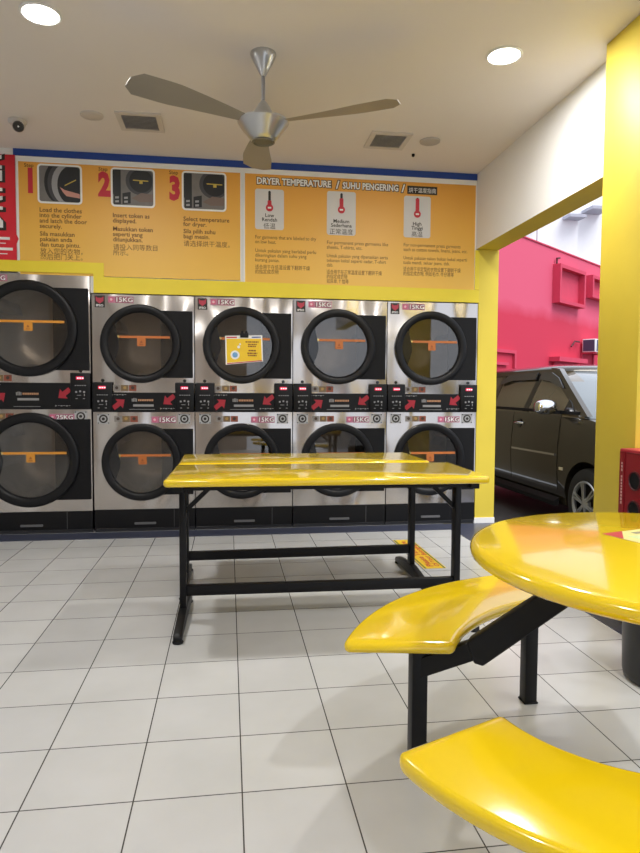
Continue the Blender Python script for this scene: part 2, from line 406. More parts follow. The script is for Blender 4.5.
for x0, x1, z0, z1, lev, nm, cn, tx, tw in cards:
    b = B(); b.prism(rrect(LX2(x0), LX2(x1), LZ2(z0), LZ2(z1), .02), 'xz', -.0082, -.0062); cd = obj('temperature_card', b, M_GREYC, p2)
    cx = LX2((x0 + x1) / 2); zb = LZ2(z1 - .148)
    b = B(); b.mi = 0; b.prism(rrect(cx - .010, cx + .010, zb, zb + .135, .009), 'xz', -.0090, -.0084)
    b.mi = 1; b.prism(circ(cx, zb, .030), 'xz', -.0096, -.0086); b.prism(rrect(cx - .016, cx + .016, zb, zb + .025 + .11 * lev, .008), 'xz', -.0098, -.0088)
    b.mi = 2; b.prism(rrect(cx - .014, cx + .014, zb - .007, zb + .006, .003), 'xz', -.0106, -.0099)
    obj('thermometer', b, [M_INK, M_REDP, M_WVIN], cd)
    text('card_name', nm, cx, LZ2(z0 + .100), .042, M_INK, cd, -.009, bold=.016, align='CENTER', line=.82)
    text('card_name_chinese', cn, cx, LZ2(z0 + .010), .050, M_INK, cd, -.009, align='CENTER')
    zz = z0 - .04
    for k, s_ in enumerate(tx):
        n = s_.count('\n') + 1; cjk = ord(s_[0]) > 1000
        text('advice_text', s_, LX2(x0), LZ2(zz - .035), .040, M_BRN, p2, -.0065, bold=.004, width=tw * (.9 if cjk else (1.0 if k else 1.0)), line=.95)
        zz -= .040 * n + (.028 if k == 0 else .014)
# red sign at the left edge of the picture
p3 = thing('red_sign', 'red wall sign with big upright white lettering beside the orange poster', 'sign', (-2.25, PY, 2.148))
b = B(); b.prism([(0, 0), (.628, 0), (.628, .13), (.645, .165), (.628, .20), (.628, .80), (0, .80)], 'xz', -.006, 0); obj('red_panel', b, M_RVIN, p3)
text('sign_outline', 'DRYER', .535, .22, .4, M_INK, p3, -.0070, bold=.05, rot=pi / 2, width=.58, height=.34)
text('sign_letters', 'DRYER', .525, .235, .4, M_WVIN, p3, -.0085, bold=.02, rot=pi / 2, width=.55, height=.32)
b = B()
for z, xa in ((.155, .58), (.125, .55), (.075, .60), (.045, .56)): b.box(.30, xa, -.0075, -.0062, z, z + (.02 if z in (.155, .075) else .006))
obj('small_print', b, M_WVIN, p3)

# ------------------------------------------------------------------ dryers
def plate_hole(b, x0, x1, z0, z1, cx, cz, r, y):
    angs = [2 * pi * k / 64 for k in range(64)] + [atan2(z - cz, x - cx) % (2 * pi) for x in (x0, x1) for z in (z0, z1)]
    angs = sorted(set(round(a, 6) for a in angs)); I, O = [], []
    for a in angs:
        c, s = cos(a), sin(a); t = 1e9
        if c > 1e-9: t = min(t, (x1 - cx) / c)
        if c < -1e-9: t = min(t, (x0 - cx) / c)
        if s > 1e-9: t = min(t, (z1 - cz) / s)
        if s < -1e-9: t = min(t, (z0 - cz) / s)
        I.append(b.v((cx + r * c, y, cz + r * s))); O.append(b.v((cx + t * c, y, cz + t * s)))
    n = len(angs)
    for k in range(n): b.f([I[k], I[(k + 1) % n], O[(k + 1) % n], O[k]])

def arrow(cx, cz, L, ang):
    pts = [(-.5, -.17), (.02, -.17), (.02, -.42), (.5, 0), (.02, .42), (.02, .17), (-.5, .17)]
    c, s = cos(ang), sin(ang)
    return [(cx + L * (u * c - v * s), cz + L * (u * s + v * c)) for u, v in pts]

def make_dryer(label, W, H, zb, zp0, zp1, zbox, cx, R, zu, zl, cap, group, logo=True):
    """stacked tumble dryer: x 0..W, front face at y=0, base on the floor"""
    g = .0035
    t = thing('stacked_dryer', label, 'dryer', group=group)
    b = B()                                                    # cabinet shell (open front)
    y0, y1 = .004, 1.0
    b.box(g, g + .012, y0, y1, .03, H); b.box(W - g - .012, W - g, y0, y1, .03, H)
    b.box(g, W - g, y0, y1, H - .012, H); b.box(g, W - g, y0, y1, .03, .045); b.box(g, W - g, y1 - .01, y1, .03, H)
    obj('cabinet', b, M_STEEL, t)
    r = R * .795
    for z0, z1, zc in ((zp1 - .01, H, zu), (zb, zp0 + .01, zl)):
        b = B(); plate_hole(b, g, W - g, z0, z1, cx, zc, R * .9, 0)
        bmesh.ops.recalc_face_normals(b.bm, faces=b.bm.faces[:])
        fp = obj('front_panel', b, M_STEEL, t, recalc=False)
        if fp.data.polygons[0].normal.y > 0:
            fp.data.flip_normals()
        # drum seen through the glass
        b = B(); b.lathe([(R * .95, .02), (R * .95, .62), (R * .5, .66), (0, .66)], (cx, 0, zc), 'y', 48)
        for a in (.4, 2.5, 4.6):
            ca, sa = cos(a), sin(a)
            b.prism([(cx + R * .94 * cos(a - .16), zc + R * .94 * sin(a - .16)), (cx + R * .72 * ca, zc + R * .72 * sa), (cx + R * .94 * cos(a + .16), zc + R * .94 * sin(a + .16))], 'xz', .05, .6)
        obj('drum', b, M_STEELD, t, recalc=False)
        # hinge plate right of the door
        b = B(); b.prism(rrect(cx + R * .5, W - .014, zc - R * .86, zc + R * .86, .006), 'xz', -.007, .001); obj('hinge_plate', b, M_BLKM, t)
        # door
        d = B()
        d.lathe([(R, .0), (R, -.030), (R * .985, -.040), (R * .95, -.045), (R * .86, -.044), (r + .006, -.034), (r, -.022), (r, -.004)], (cx, 0, zc), 'y', 72)
        dr = obj('door', d, mat('door_black', (.005, .005, .006), .42, var=.1, spec=.3), t)
        d = B(); d.prism(circ(cx, zc, r + .002, 64), 'xz', -.014, -.010); obj('glass', d, M_DOORG, dr)
        xs = cx - r * .74; hh = sqrt(1 - .74 ** 2) * r * .985     # grip covering the left chord of the glass
        pts = []
        for k in range(17):
            v = -1 + 2 * k / 16; pts.append((xs + .016 * cos(v * pi) * (1 - .35 * v), zc + hh * v))
        a0 = pi - math.acos(.74)
        for k in range(1, 20):
            a = a0 + (2 * math.acos(.74)) * k / 20; pts.append((cx + (r + .004) * cos(a), zc + (r + .004) * sin(a)))
        d = B(); d.prism(pts, 'xz', -.027, -.0145); obj('grip', d, M_BLKG, dr)
        # orange strap with tag
        sw = R * .70
        d = B(); d.box(cx - r * .72, cx + sw * 1.05, -.0215, -.0150, zc + .045, zc + .064)
        st = obj('strap', d, M_ORG if cap == '25KG' else M_ORGD, dr)
        d = B(); d.mi = 0; d.prism(rrect(cx - .026, cx + .040, zc - .018, zc + .046, .006), 'xz', -.0235, -.0216)
        d.mi = 1; d.prism([(cx - .006, zc + .008), (cx + .018, zc + .008), (cx + .006, zc + .028)], 'xz', -.0242, -.0236); d.box(cx - .010, cx + .022, -.0242, -.0236, zc - .008, zc - .002)
        obj('tag', d, [M_ORGD if cap != '25KG' else M_ORG, mat('brown_print', (.25, .06, .01), .5)], st)
        d = B(); d.lathe([(0, -.026), (.010, -.026), (.013, -.022), (.013, -.0155)], (cx - r * .70, 0, zc + .055), 'y', 16); obj('stud', d, M_BRASS, st)
    # centre control panel with raised meter boxes
    b = B(); b.box(g, W - g, -.014, .010, zp0, zp1); b.bevel(.003, 1); cp = obj('control_panel', b, M_BLK, t)
    for x0 in (g + .001, W - .155):
        b = B(); b.box(x0, x0 + .150, -.030, -.0141, zp0 + .004, zbox); b.bevel(.004, 2)
        mb = obj('meter_box', b, M_BLK, cp)
        b = B(); b.mi = 0; b.prism(rrect(x0 + .045, x0 + .102, zbox - .053, zbox - .028, .004), 'xz', -.0325, -.0301); b.mi = 1
        for k in range(3): b.box(x0 + .053 + k * .018, x0 + .066 + k * .018, -.0331, -.0326, zbox - .046, zbox - .036)
        obj('display', b, [M_LEDR, M_LEDW], mb)
        b = B()
        for k in range(5): b.box(x0 + .035 + k * .018, x0 + .046 + k * .018, -.0318, -.0302, zbox - .102, zbox - .096)
        for (u, v) in ((.045, -.150), (.075, -.145), (.105, -.150)): b.prism(rrect(x0 + u - .007, x0 + u + .007, zbox + v - .007, zbox + v + .007, .003), 'xz', -.0318, -.0302)
        b.box(x0 + .050, x0 + .082, -.0318, -.0302, zbox - .178, zbox - .174); b.box(x0 + .104, x0 + .109, -.0318, -.0302, zbox - .182, zbox - .164)
        b.box(x0 + .04, x0 + .055, -.0318, -.0302, zbox - .205, zbox - .200); b.box(x0 + .095, x0 + .11, -.0318, -.0302, zbox - .205, zbox - .200)
        obj('button_symbols', b, mat('grey_print', (.30, .30, .30), .5), mb)
        b = B(); b.lathe([(0, -.010), (.011, -.010), (.013, -.006), (.013, .001)], (x0 + .075, 0, zbox + .016), 'y', 16); obj('key_lock', b, M_BLKG, t)
    zc = (zp0 + zp1) / 2
    for ax, az, an in ((.205 if W < .9 else .25, zc - .012, radians(38)), (W - .205, zc + .020, radians(218))):
        b = B(); b.prism(arrow(ax, az, .112, an), 'xz', -.0165, -.0142); obj('red_arrow', b, mat('arrow_red', (.34, .012, .026), .5), cp)
    b = B(); b.mi = 0                                          # maker's plate: round emblem, orange line, slot
    mx = W * .5
    for k in range(4): b.box(mx - .095 + k * .011, mx - .088 + k * .011, -.0158, -.0142, zc + .006, zc + .036 - .004 * abs(k - 1.5))
    b.mi = 1
    for k in range(9): b.box(mx - .046 + k * .0135, mx - .036 + k * .0135, -.0158, -.0142, zc + .010, zc + .026)
    PM = [mat('light_print', (.27, .265, .26), .5), mat('orange_print', (.48, .24, .12), .5), mat('grey_line', (.22, .22, .22), .5)]
    obj('maker_mark', b, PM, cp)
    b = B(); b.box(mx - .085, mx + .075, -.0158, -.0142, zc - .034, zc - .016); obj('maker_strip', b, PM[0], cp)
    b = B(); b.box(mx - .115, mx + .085, -.0155, -.0142, zp0 + .020, zp0 + .024); obj('panel_seam', b, PM[2], cp)
    for sx_, sz_ in ((.155, zp1 - .018), (W - .265, zp0 + .028)):
        b = B()
        for k in range(5): b.box(sx_ + .012 + k * .020, sx_ + .026 + k * .020, -.0158, -.0142, sz_ - .004 * (k % 2), sz_ + .004)
        b.prism([(sx_ - .008, sz_ - .007), (sx_ + .006, sz_), (sx_ - .008, sz_ + .007)], 'xz', -.0158, -.0142)
        obj('caption_print', b, PM[0], cp)
    # stickers
    def sticker(x0, z0, w=.195, h=.052):
        b = B(); b.mi = 0; b.box(x0, x0 + w, -.0022, .0, z0, z0 + h); b.mi = 1
        b.prism(rrect(x0 + .008, x0 + .042, z0 + .010, z0 + .042, .008), 'xz', -.0028, -.0023)
        b.mi = 2; b.prism(circ(x0 + .025, z0 + .026, .010, 16), 'xz', -.0032, -.0029)
        s_ = obj('capacity_sticker', b, [M_PINK, mat('rose_print', (.60, .10, .20), .5), mat('pale_rose', (.75, .5, .55), .5)], t)
        text('capacity_outline', cap, x0 + .052, z0 + .008, .052, mat('dark_rose', (.16, .02, .04), .5), s_, -.0030, bold=.09, width=.132)
        text('capacity_letters', cap, x0 + .054, z0 + .009, .050, M_WVIN, s_, -.0036, bold=.02, width=.126)
    off = .128
    sticker(off, H - .066); sticker(W - (.325 if W > .9 else .345), zp0 - .088)
    def trio(x0, z0):
        b = B()
        for k in range(3):
            b.mi = k; b.box(x0 + .062 * k, x0 + .058 + .062 * k, -.002, 0, z0, z0 + .048)
            b.mi = 3 + k % 2; b.prism(circ(x0 + .029 + .062 * k, z0 + .026, .013, 12), 'xz', -.0026, -.0021)
        obj('care_stickers', b, [mat('grey_sticker', (.22, .20, .18), .5), mat('olive_sticker', (.17, .11, .05), .5), mat('brick_sticker', (.24, .06, .03), .5), mat('dark_dot', (.05, .03, .02), .5), mat('gold_dot', (.36, .22, .07), .5)], t)
    trio(.158, zp1 + .012); trio(.166, zp0 - .080)
    for x0 in (.034, W - .132):
        b = B(); b.mi = 0; b.box(x0, x0 + .095, -.003, 0, zp0 - .095, zp0 - .015)
        b.mi = 1; b.prism(circ(x0 + .048, zp0 - .055, .034, 28), 'xz', -.005, -.0031)
        b.mi = 0; b.prism(circ(x0 + .048, zp0 - .055, .022, 24), 'xz', -.0062, -.0051)
        b.mi = 1; b.prism(circ(x0 + .048, zp0 - .055, .012, 16), 'xz', -.010, -.0063)
        for u in (.008, .087):
            for v in (-.088, -.022): b.prism(circ(x0 + u, zp0 + v, .005, 8), 'xz', -.0042, -.0031)
        obj('coin_lock', b, [mat('lock_plate', (.42, .42, .42), .4), M_INK], t)
    if logo:
        b = B(); b.mi = 0; b.box(.027, .103, -.003, 0, H - .103, H - .012); b.mi = 1
        s_ = .030; lx, lz = .065, H - .047
        b.prism([(lx - s_, lz + s_), (lx - s_ * .45, lz + s_ * .55), (lx + s_ * .45, lz + s_ * .55), (lx + s_, lz + s_), (lx + s_ * .95, lz - s_ * .2), (lx, lz - s_ * .95), (lx - s_ * .95, lz - s_ * .2)], 'xz', -.0042, -.0031)
        lg = obj('maker_badge', b, [M_INK, mat('badge_red', (.42, .03, .06), .5)], t)
        text('badge_letters', 'IPSO', lx, H - .097, .024, M_WVIN, lg, -.0040, align='CENTER', bold=.02, width=.055)
        lg.data.materials
    # base
    b = B(); b.box(g, W - g, -.004, .05, .032, zb - .002); b.bevel(.003, 1); bp = obj('base_panel', b, M_BLK, t)
    b = B(); b.prism(rrect(W * .5 - .085, W * .5 + .085, .062, .080, .006), 'xz', -.012, -.0041); obj('pull', b, mat('pull_grey', (.13, .13, .135), .4), bp)
    for xs in (W * .785,):
        b = B(); b.box(xs, xs + .003, -.0055, -.0041, .036, zb - .006); obj('seam', b, mat('seam_grey', (.10, .10, .10), .5), bp)
    b = B(); b.box(g, W - g, .02, .98, 0, .0319); obj('plinth', b, M_CHAR, t)
    return t

DX0 = -1.0734
small = make_dryer('stacked steel dryer second from left, beside the tallest machine', .8, 1.9066, .187, .974, 1.130, 1.210, .378, .312, 1.518, .570, '15KG', 'row of stacked steel dryers')
small.location = (DX0, WY, 0)
labs = ['stacked steel dryer third from left, with the yellow notice clipped to its upper door',
        'stacked steel dryer fourth from left, right of the machine with the yellow notice',
        'stacked steel dryer at the right end of the row beside the yellow column']
for k in range(3):
    c = copy_tree(small); c.location = (DX0 + .8 * (k + 1), WY, 0); c['label'] = labs[k]
big = make_dryer('tallest and widest stacked steel dryer at the left end of the row', .938, 2.052, .182, .995, 1.203, 1.283, .469, .374, 1.625, .595, '25KG', 'row of stacked steel dryers', logo=False)
big.location = (DX0 - .945, WY, 0)

# yellow notice clipped to the third machine's upper door
nt_ = thing('notice_card', 'yellow notice card with black clip on the upper door of the third dryer', 'notice', (DX0 + 1.2, WY - .030, 1.475))
b = B(); b.prism([(-.150, -.115), (.152, -.085), (.145, .128), (-.155, .118)], 'xz', -.002, 0); cd = obj('card', b, M_WVIN, nt_)
b = B(); b.mi = 0; b.prism([(-.140, -.100), (.142, -.074), (.136, .100), (-.144, .094)], 'xz', -.0030, -.0021)
b.mi = 1; b.prism([(-.144, .100), (-.06, .102), (-.06, .112), (-.145, .110)], 'xz', -.0030, -.0021); b.prism([(-.140, -.110), (.146, -.082), (.144, -.075), (-.140, -.103)], 'xz', -.0032, -.0021)
b.mi = 2; b.prism([(.06, .105), (.135, .108), (.135, .117), (.06, .114)], 'xz', -.0030, -.0021)
b.mi = 3; b.prism(circ(-.075, -.035, .036, 28), 'xz', -.0036, -.0031); b.prism(circ(-.045, .03, .012, 16), 'xz', -.0036, -.0031); b.prism(circ(-.035, .052, .008, 16), 'xz', -.0036, -.0031)
b.mi = 4; b.prism(circ(-.075, -.035, .022, 24), 'xz', -.0041, -.0037)
obj('notice_print', b, [M_YELP, M_REDP, M_BLUE, M_WVIN, mat('sky_blue_print', (.15, .35, .62), .5)], cd)
for grp in (((.066, .01, .115), (.046, .03, .10), (.030, .03, .095)), ((-.004, .035, .095), (-.026, .025, .105), (-.044, .03, .10))):
  b = B()
  for z, xa, xb in grp:
    x = xa
    while x < xb: w = random.uniform(.008, .02); b.box(x, min(x + w, xb), -.0038, -.0031, z, z + .011); x += w + .004
  obj('notice_lines', b, mat('maroon_print', (.18, .03, .01), .5), cd)
b = B(); b.box(-.034, .034, -.010, .004, .105, .142); b.bevel(.004, 2); b.prism([(-.028, .142), (-.006, .142), (-.010, .160), (-.024, .160)], 'xz', -.006, -.001); b.prism([(.006, .142), (.028, .142), (.024, .160), (.010, .160)], 'xz', -.006, -.001)
obj('clip', b, M_BLK, nt_)

# ------------------------------------------------------------------ ceiling fixtures
def downlight(x, y, label):
    t = thing('downlight', label, 'light', (x, y, CZ), group='round ceiling downlights')
    b = B(); b.lathe([(.085, 0), (.098, 0), (.100, -.004), (.092, -.010), (.085, -.008)], (0, 0, 0), 'z', 40, closed=True); obj('trim_ring', b, M_WHITE, t)
    b = B(); b.lathe([(0, -.006), (.086, -.006), (.086, -.001), (0, -.001)], (0, 0, 0), 'z', 40); obj('diffuser', b, M_LAMP, t)
    L = bpy.data.lights.new('downlight_lamp', 'AREA'); L.shape = 'DISK'; L.size = .17; L.energy = 22; L.color = (1, .98, .955)
    lo = bpy.data.objects.new('downlight_lamp', L); COL.objects.link(lo); lo.location = (x, y, CZ - .014)
downlight(-.912, 3.41, 'lit round ceiling downlight left of the fan, the left one of two')
downlight(1.505, 3.435, 'lit round ceiling downlight right of the fan near the white beam')
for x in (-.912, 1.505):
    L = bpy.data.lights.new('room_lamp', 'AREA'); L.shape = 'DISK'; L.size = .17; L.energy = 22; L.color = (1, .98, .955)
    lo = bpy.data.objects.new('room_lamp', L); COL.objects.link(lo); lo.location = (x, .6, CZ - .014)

def vent(x, y, label):
    t = thing('ceiling_vent', label, 'vent', (x, y, CZ), group='square ceiling vents')
    w = .150; i = .115
    b = B()
    for q in ((-w, w, -w, -i), (-w, w, i, w), (-w, -i, -i, i), (i, w, -i, i)): b.box(q[0], q[1], q[2], q[3], -.012, 0)
    obj('frame', b, M_OFFW, t)
    b = B()
    for k in range(11):
        yy = -i + 2 * i * (k + .5) / 11; b.obox((0, yy, -.007), (i, 0, 0), (0, .007, .004), (0, -.0006, .001))
    obj('grille', b, M_GRILLE, t)
    b = B(); b.box(-i, i, -i, i, -.002, 0); obj('duct_backing', b, mat('duct_dark', (.24, .225, .21), .8), t)
vent(-.597, 4.635, 'square grey ceiling vent left of the fan')
vent(1.165, 4.69, 'square grey ceiling vent right of the fan')
for x, y, lb in ((-.908, 4.58, 'flat round ceiling cover beside the left vent'), (1.478, 4.66, 'flat round ceiling cover beside the right vent')):
    b = B(); b.lathe([(0, -.012), (.065, -.012), (.074, -.008), (.076, 0), (0, 0)], (0, 0, 0), 'z', 36)
    o = obj('ceiling_cover', b, M_OFFW if x < 0 else mat('cover_grey', (.42, .39, .37), .6), loc=(x, y, CZ)); tag(o, lb, 'ceiling cover', 'round ceiling covers')
b = B(); b.lathe([(0, -.02), (.008, -.02), (.012, -.012), (.012, 0), (0, 0)], (0, 0, 0), 'z', 14)
tag(obj('ceiling_hook', b, M_BLKM, loc=(1.43, 4.93, CZ)), 'tiny dark stud on the ceiling near the right vent', 'stud')
# surveillance camera
t = thing('security_camera', 'small white dome security camera with a black lens on the ceiling', 'camera', (-1.435, 4.75, CZ))
b = B(); b.lathe([(0, 0), (.060, 0), (.062, -.012), (.050, -.030), (0, -.030)], (0, 0, 0), 'z', 32); obj('mount', b, M_OFFW, t)
b = B(); b.lathe([(0, -.036), (.02, -.034), (.036, -.02), (.040, 0), (.036, .02), (.02, .035), (0, .04)], (.01, -.02, -.048), 'z', 28); obj('eyeball', b, M_OFFW, t)
lens_d = Vector((1.435, -4.7, -1.8)).normalized(); p = Vector((.01, -.02, -.048))
b = B(); b.cyl(p + lens_d * .020, p + lens_d * .050, .036, .030, 24); le = obj('lens', b, M_INK, t)
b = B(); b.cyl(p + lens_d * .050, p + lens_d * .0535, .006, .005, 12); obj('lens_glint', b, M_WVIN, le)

# ceiling fan
t = thing('ceiling_fan', 'silver three bladed ceiling fan hanging on a short rod', 'fan', (.193, 3.62, CZ))
b = B(); b.lathe([(0, 0), (.070, 0), (.072, -.010), (.056, -.045), (.034, -.085), (.016, -.118), (.010, -.124), (0, -.124)], (0, 0, 0), 'z', 40); obj('canopy', b, M_ALU, t)
b = B(); b.cyl((0, 0, -.12), (0, 0, -.28), .0105, n=20); obj('rod', b, mat('rod_grey', (.28, .28, .29), .35, .6), t)
b = B(); b.lathe([(0, -.255), (.014, -.256), (.024, -.268), (.050, -.310), (.072, -.345), (.080, -.352), (.122, -.358), (.140, -.366), (.142, -.374), (.128, -.395), (.104, -.425), (.082, -.452), (.066, -.470), (.060, -.472), (0, -.472)], (0, 0, 0), 'z', 56); mh = obj('motor_housing', b, M_ALU, t)
b = B(); b.lathe([(.060, -.471), (.064, -.478), (.056, -.482), (.050, -.476), (0, -.476)], (0, 0, 0), 'z', 40); obj('bottom_cap', b, mat('cap_grey', (.20, .19, .16), .4, .5), mh)
for ang in (90, 208, 333):
    rings = []
    for k in range(15):
        s_ = k / 14; r_ = .10 + s_ * .66
        ch = .06 + .125 * min(1, s_ * 1.5) - (.10 * max(0, s_ - .93) / .07 if s_ > .93 else 0); off_ = .010 * sin(s_ * pi)
        tw = radians(13 - 4 * s_); zz = -.374 + .010 * s_
        pts = []
        for (u, w) in ((-.5, 0), (-.25, .004), (.1, .005), (.4, .003), (.5, 0), (.4, -.002), (.1, -.001), (-.25, -.001)):
            pts.append((r_, off_ + u * ch * cos(tw) - w * sin(tw), zz + u * ch * sin(tw) + w))
        rings.append(pts)
    b = B(); b.loft(rings); o = obj('blade', b, M_BLADE, t, rotz=radians(ang))

# ------------------------------------------------------------------ folding tables
def work_table(label, cx, cy, rot, L, D, z, post_dx, foot_z=True, stz=.16):
    """rectangular top on two T legs with a low stretcher"""
    t = thing('folding_table', label, 'table', (cx, cy, 0), rot, group='yellow work tables')
    b = B(); b.prism(rrect(-L / 2, L / 2, -D / 2, D / 2, .018, 4), 'xy', z - .036, z); b.bevel(.014, 3); obj('tabletop', b, M_YGLOSS, t)
    b = B()
    b.box(-L / 2 + .03, L / 2 - .03, -D / 2 + .08, -D / 2 + .12, z - .062, z - .036); b.box(-L / 2 + .03, L / 2 - .03, D / 2 - .12, D / 2 - .08, z - .062, z - .036)
    for sx_ in (-1, 1): b.box(sx_ * post_dx - .02, sx_ * post_dx + .02, -D / 2 + .04, D / 2 - .04, z - .064, z - .036)
    obj('under_frame', b, M_BLK, t)
    for sx_ in (-1, 1):
        x = sx_ * post_dx
        b = B(); b.box(x - .016, x + .016, -.030, .030, .05, z - .06); b.bevel(.004, 2); lg = obj('leg', b, M_BLK, t)
        b = B(); b.prism([(-.305, .012), (.305, .012), (.305, .030), (.285, .045), (.06, .075), (-.06, .075), (-.285, .045), (-.305, .030)], 'yz', x - .020, x + .020); b.bevel(.004, 2); ft = obj('foot', b, M_BLK, lg)
        for yy in (-.285, .285):
            b = B(); b.lathe([(0, 0), (.024, 0), (.026, .006), (.020, .013), (0, .013)], (x, yy, 0), 'z', 20); obj('leveller', b, M_BLKM, ft)
        b = B(); b.bar((x, .01, z - .21), (x - sx_ * .16, .01, z - .055), .022, .022, (0, 1, 0)); obj('brace', b, M_BLK, t)
    b = B(); b.box(-post_dx, post_dx, -.018, .018, stz - .026, stz + .026); b.bevel(.004, 2); obj('stretcher', b, M_BLK, t)
    return t
work_table('yellow topped work table with black frame, the nearer of two pushed together',   .474, 3.175, radians(-1.2), 1.518, .61, .750, .700, stz=.155)
work_table('yellow topped work table with black frame, the farther one nearest the dryers', .438, 3.815, radians(0.5), 1.435, .53, .748, .690, stz=.168)

# floor sticker
t = thing('floor_sticker', 'long yellow floor sticker with red lettering beside the table leg', 'sticker', (1.328, 4.345, .0008))
b = B(); b.mi = 0; b.box(-.076, .076, -.40, .40, 0, .0008); b.mi = 1
b.box(-.069, -.059, -.40, .40, .0009, .0012); b.box(.059, .069, -.40, .40, .0009, .0012); 
obj('sheet', b, [M_YELP, M_GRN], t)
text('sticker_words', 'Please Take Care', .004, -.36, .06, M_REDP, t, .0016, bold=.02, rot=pi / 2, plane='xy', width=.70)
text('sticker_words', 'Of Your Belongings', .050, -.36, .05, M_REDP, t, .0016, bold=.02, rot=pi / 2, plane='xy', width=.62)

# ------------------------------------------------------------------ round canteen table with arc benches
RC = (1.15, 1.44)
t = thing('canteen_table', 'round glossy yellow table joined to curved yellow bench seats by black steel arms', 'table', (RC[0], RC[1], 0))
b = B(); b.lathe([(0, .750), (.515, .750), (.527, .747), (.536, .740), (.540, .729), (.537, .718), (.528, .711), (.512, .708), (0, .708)], (0, 0, 0), 'z', 128); obj('tabletop', b, M_YGLOSS, t)
def arc_seat(cx, cy, Ro, Ri, ao0, ao1, ai0, ai1, z, rc=.032, th=.036):
    """annular seat with rounded rim: rounded-rectangle sections lofted along the arc"""
    Rm = (Ro + Ri) / 2; span = abs(radians(ao1 - ao0)) * Rm
    st = []                                                    # (distance along the arc, inset)
    for k in range(9): a = pi / 2 * k / 8; st.append((rc * (1 - cos(a)), rc * (1 - sin(a))))
    for k in range(1, 48): st.append((rc + (span - 2 * rc) * k / 48, 0))
    for k in range(8, -1, -1): a = pi / 2 * k / 8; st.append((span - rc * (1 - cos(a)), rc * (1 - sin(a))))
    rings = []
    for d, ins in st:
        u = d / span; iv = min(ins * .6, th * .46)
        ao, ai = radians(ao0 + (ao1 - ao0) * u), radians(ai0 + (ai1 - ai0) * u)
        r0, r1, z0, z1 = Ri + ins, Ro - ins, z - th + iv, z - iv
        ring = []
        for rr, zz in rrect(r0, r1, z0, z1, max((z1 - z0) * .44, .0005), 5):
            f = (rr - Ri) / (Ro - Ri); a = ai + (ao - ai) * f
            ring.append((cx + rr * cos(a), cy + rr * sin(a), zz))
        rings.append(ring)
    return B().loft(rings)
b1 = obj('bench_seat', arc_seat(1.2 - RC[0], 1.36 - RC[1], .955, .655, 159, 78, 153, 78, .45), M_YGLOSS, t)
b2 = obj('bench_seat', arc_seat(.92 - RC[0], 1.34 - RC[1], .628, .335, 195.5, 300, 189, 300, .45, rc=.03), M_YGLOSS, t)
def post(x, y, z1):
    b = B(); b.obox((x, y, z1 / 2), (.024, 0, 0), (0, .024, 0), (0, 0, z1 / 2)); b.bevel(.004, 2)
    o = obj('leg', b, M_BLK, t)
    b = B(); b.box(x - .028, x + .028, y - .028, y + .028, 0, .008); b.bevel(.003, 1); obj('foot_cap', b, M_BLKM, o)
    b = B(); b.box(x - .03, x + .03, y - .02, y + .02, z1, z1 + .006); obj('seat_plate', b, M_BLK, o)
A = (.562 - RC[0], 1.815 - RC[1])
post(A[0], A[1], .408); post(1.10 - RC[0], 2.18 - RC[1], .408); post(.512 - RC[0], .915 - RC[1], .408); post(.96 - RC[0], .83 - RC[1], .408)
def arm(px, py, rtop=.24):
    d = Vector((-px, -py, 0)); L = d.length; d.normalize(); sd = Vector((-d.y, d.x, 0)) 
    P = lambda s, z, w: tuple(Vector((px, py, 0)) + d * s + sd * w + Vector((0, 0, z)))
    low = [(.0, .288), (.0, .352), (.19, .446), (.225, .43), (.19, .388)]
    up = [(.170, .372), (.148, .430), (.475, .7075), (.565, .7075), (.215, .386), (.195, .368)]
    for nm, pts, w in (('arm', low, .020), ('arm', up, .026)):
        b = B(); b.loft([[P(s, z, -w) for s, z in pts], [P(s, z, w) for s, z in pts]]); b.bevel(.003, 1); obj(nm, b, M_BLK, t)
arm(A[0], A[1]); arm(.96 - RC[0], .83 - RC[1])
b = B(); b.lathe([(0, 0), (.21, 0), (.21, .012), (.06, .022), (.05, .05), (.05, .66), (.16, .69), (.16, .705), (0, .705)], (0, 0, 0), 'z', 40); obj('pedestal', b, M_BLK, t)
# printed card stuck on the round table
tz = .7504
t2 = thing('table_sticker', 'white and blue printed sticker lying on the round yellow table', 'sticker', (1.04, 1.645, tz))
b = B(); b.mi = 0; b.prism([(0, 0), (.30, .09), (.37, -.13), (.07, -.22)], 'xy', 0, .0006); b.mi = 1; b.prism([(0, 0), (.075, .022), (.022, -.066)], 'xy', .0007, .0010)
b.mi = 2; b.prism([(.11, -.09), (.30, -.03), (.33, -.10), (.14, -.16)], 'xy', .0007, .0010); b.mi = 3; b.prism([(.05, -.04), (.09, -.03), (.11, -.10), (.075, -.11)], 'xy', .0007, .0010)
b.mi = 4
for k in range(4): b.prism([(.09 + k * .05, .004 + k * .014), (.125 + k * .05, .014 + k * .014), (.13 + k * .05, -.004 + k * .014), (.095 + k * .05, -.014 + k * .014)], 'xy', .0007, .0010)
obj('sheet', b, [mat('pale_yellow_print', (.80, .74, .30), .35), M_REDP, mat('slate_blue_print', (.12, .16, .30), .4), mat('pale_green_print', (.62, .75, .40), .4), mat('dim_print', (.30, .28, .2), .4)], t2)

# bin behind the round table
t = thing('waste_bin', 'round black waste bin standing on the tiles behind the round table', 'bin', (1.74, 2.27, 0))
b = B(); b.lathe([(0, 0), (.155, 0), (.166, .010), (.170, .03), (.178, .40), (.172, .40), (.160, .03), (0, .025)], (0, 0, 0), 'z', 56); obj('body', b, M_BINP, t)
b = B(); b.lathe([(.172, .395), (.186, .395), (.188, .41), (.182, .425), (.172, .42)], (0, 0, 0), 'z', 56, closed=True); obj('rim', b, M_BINP, t)

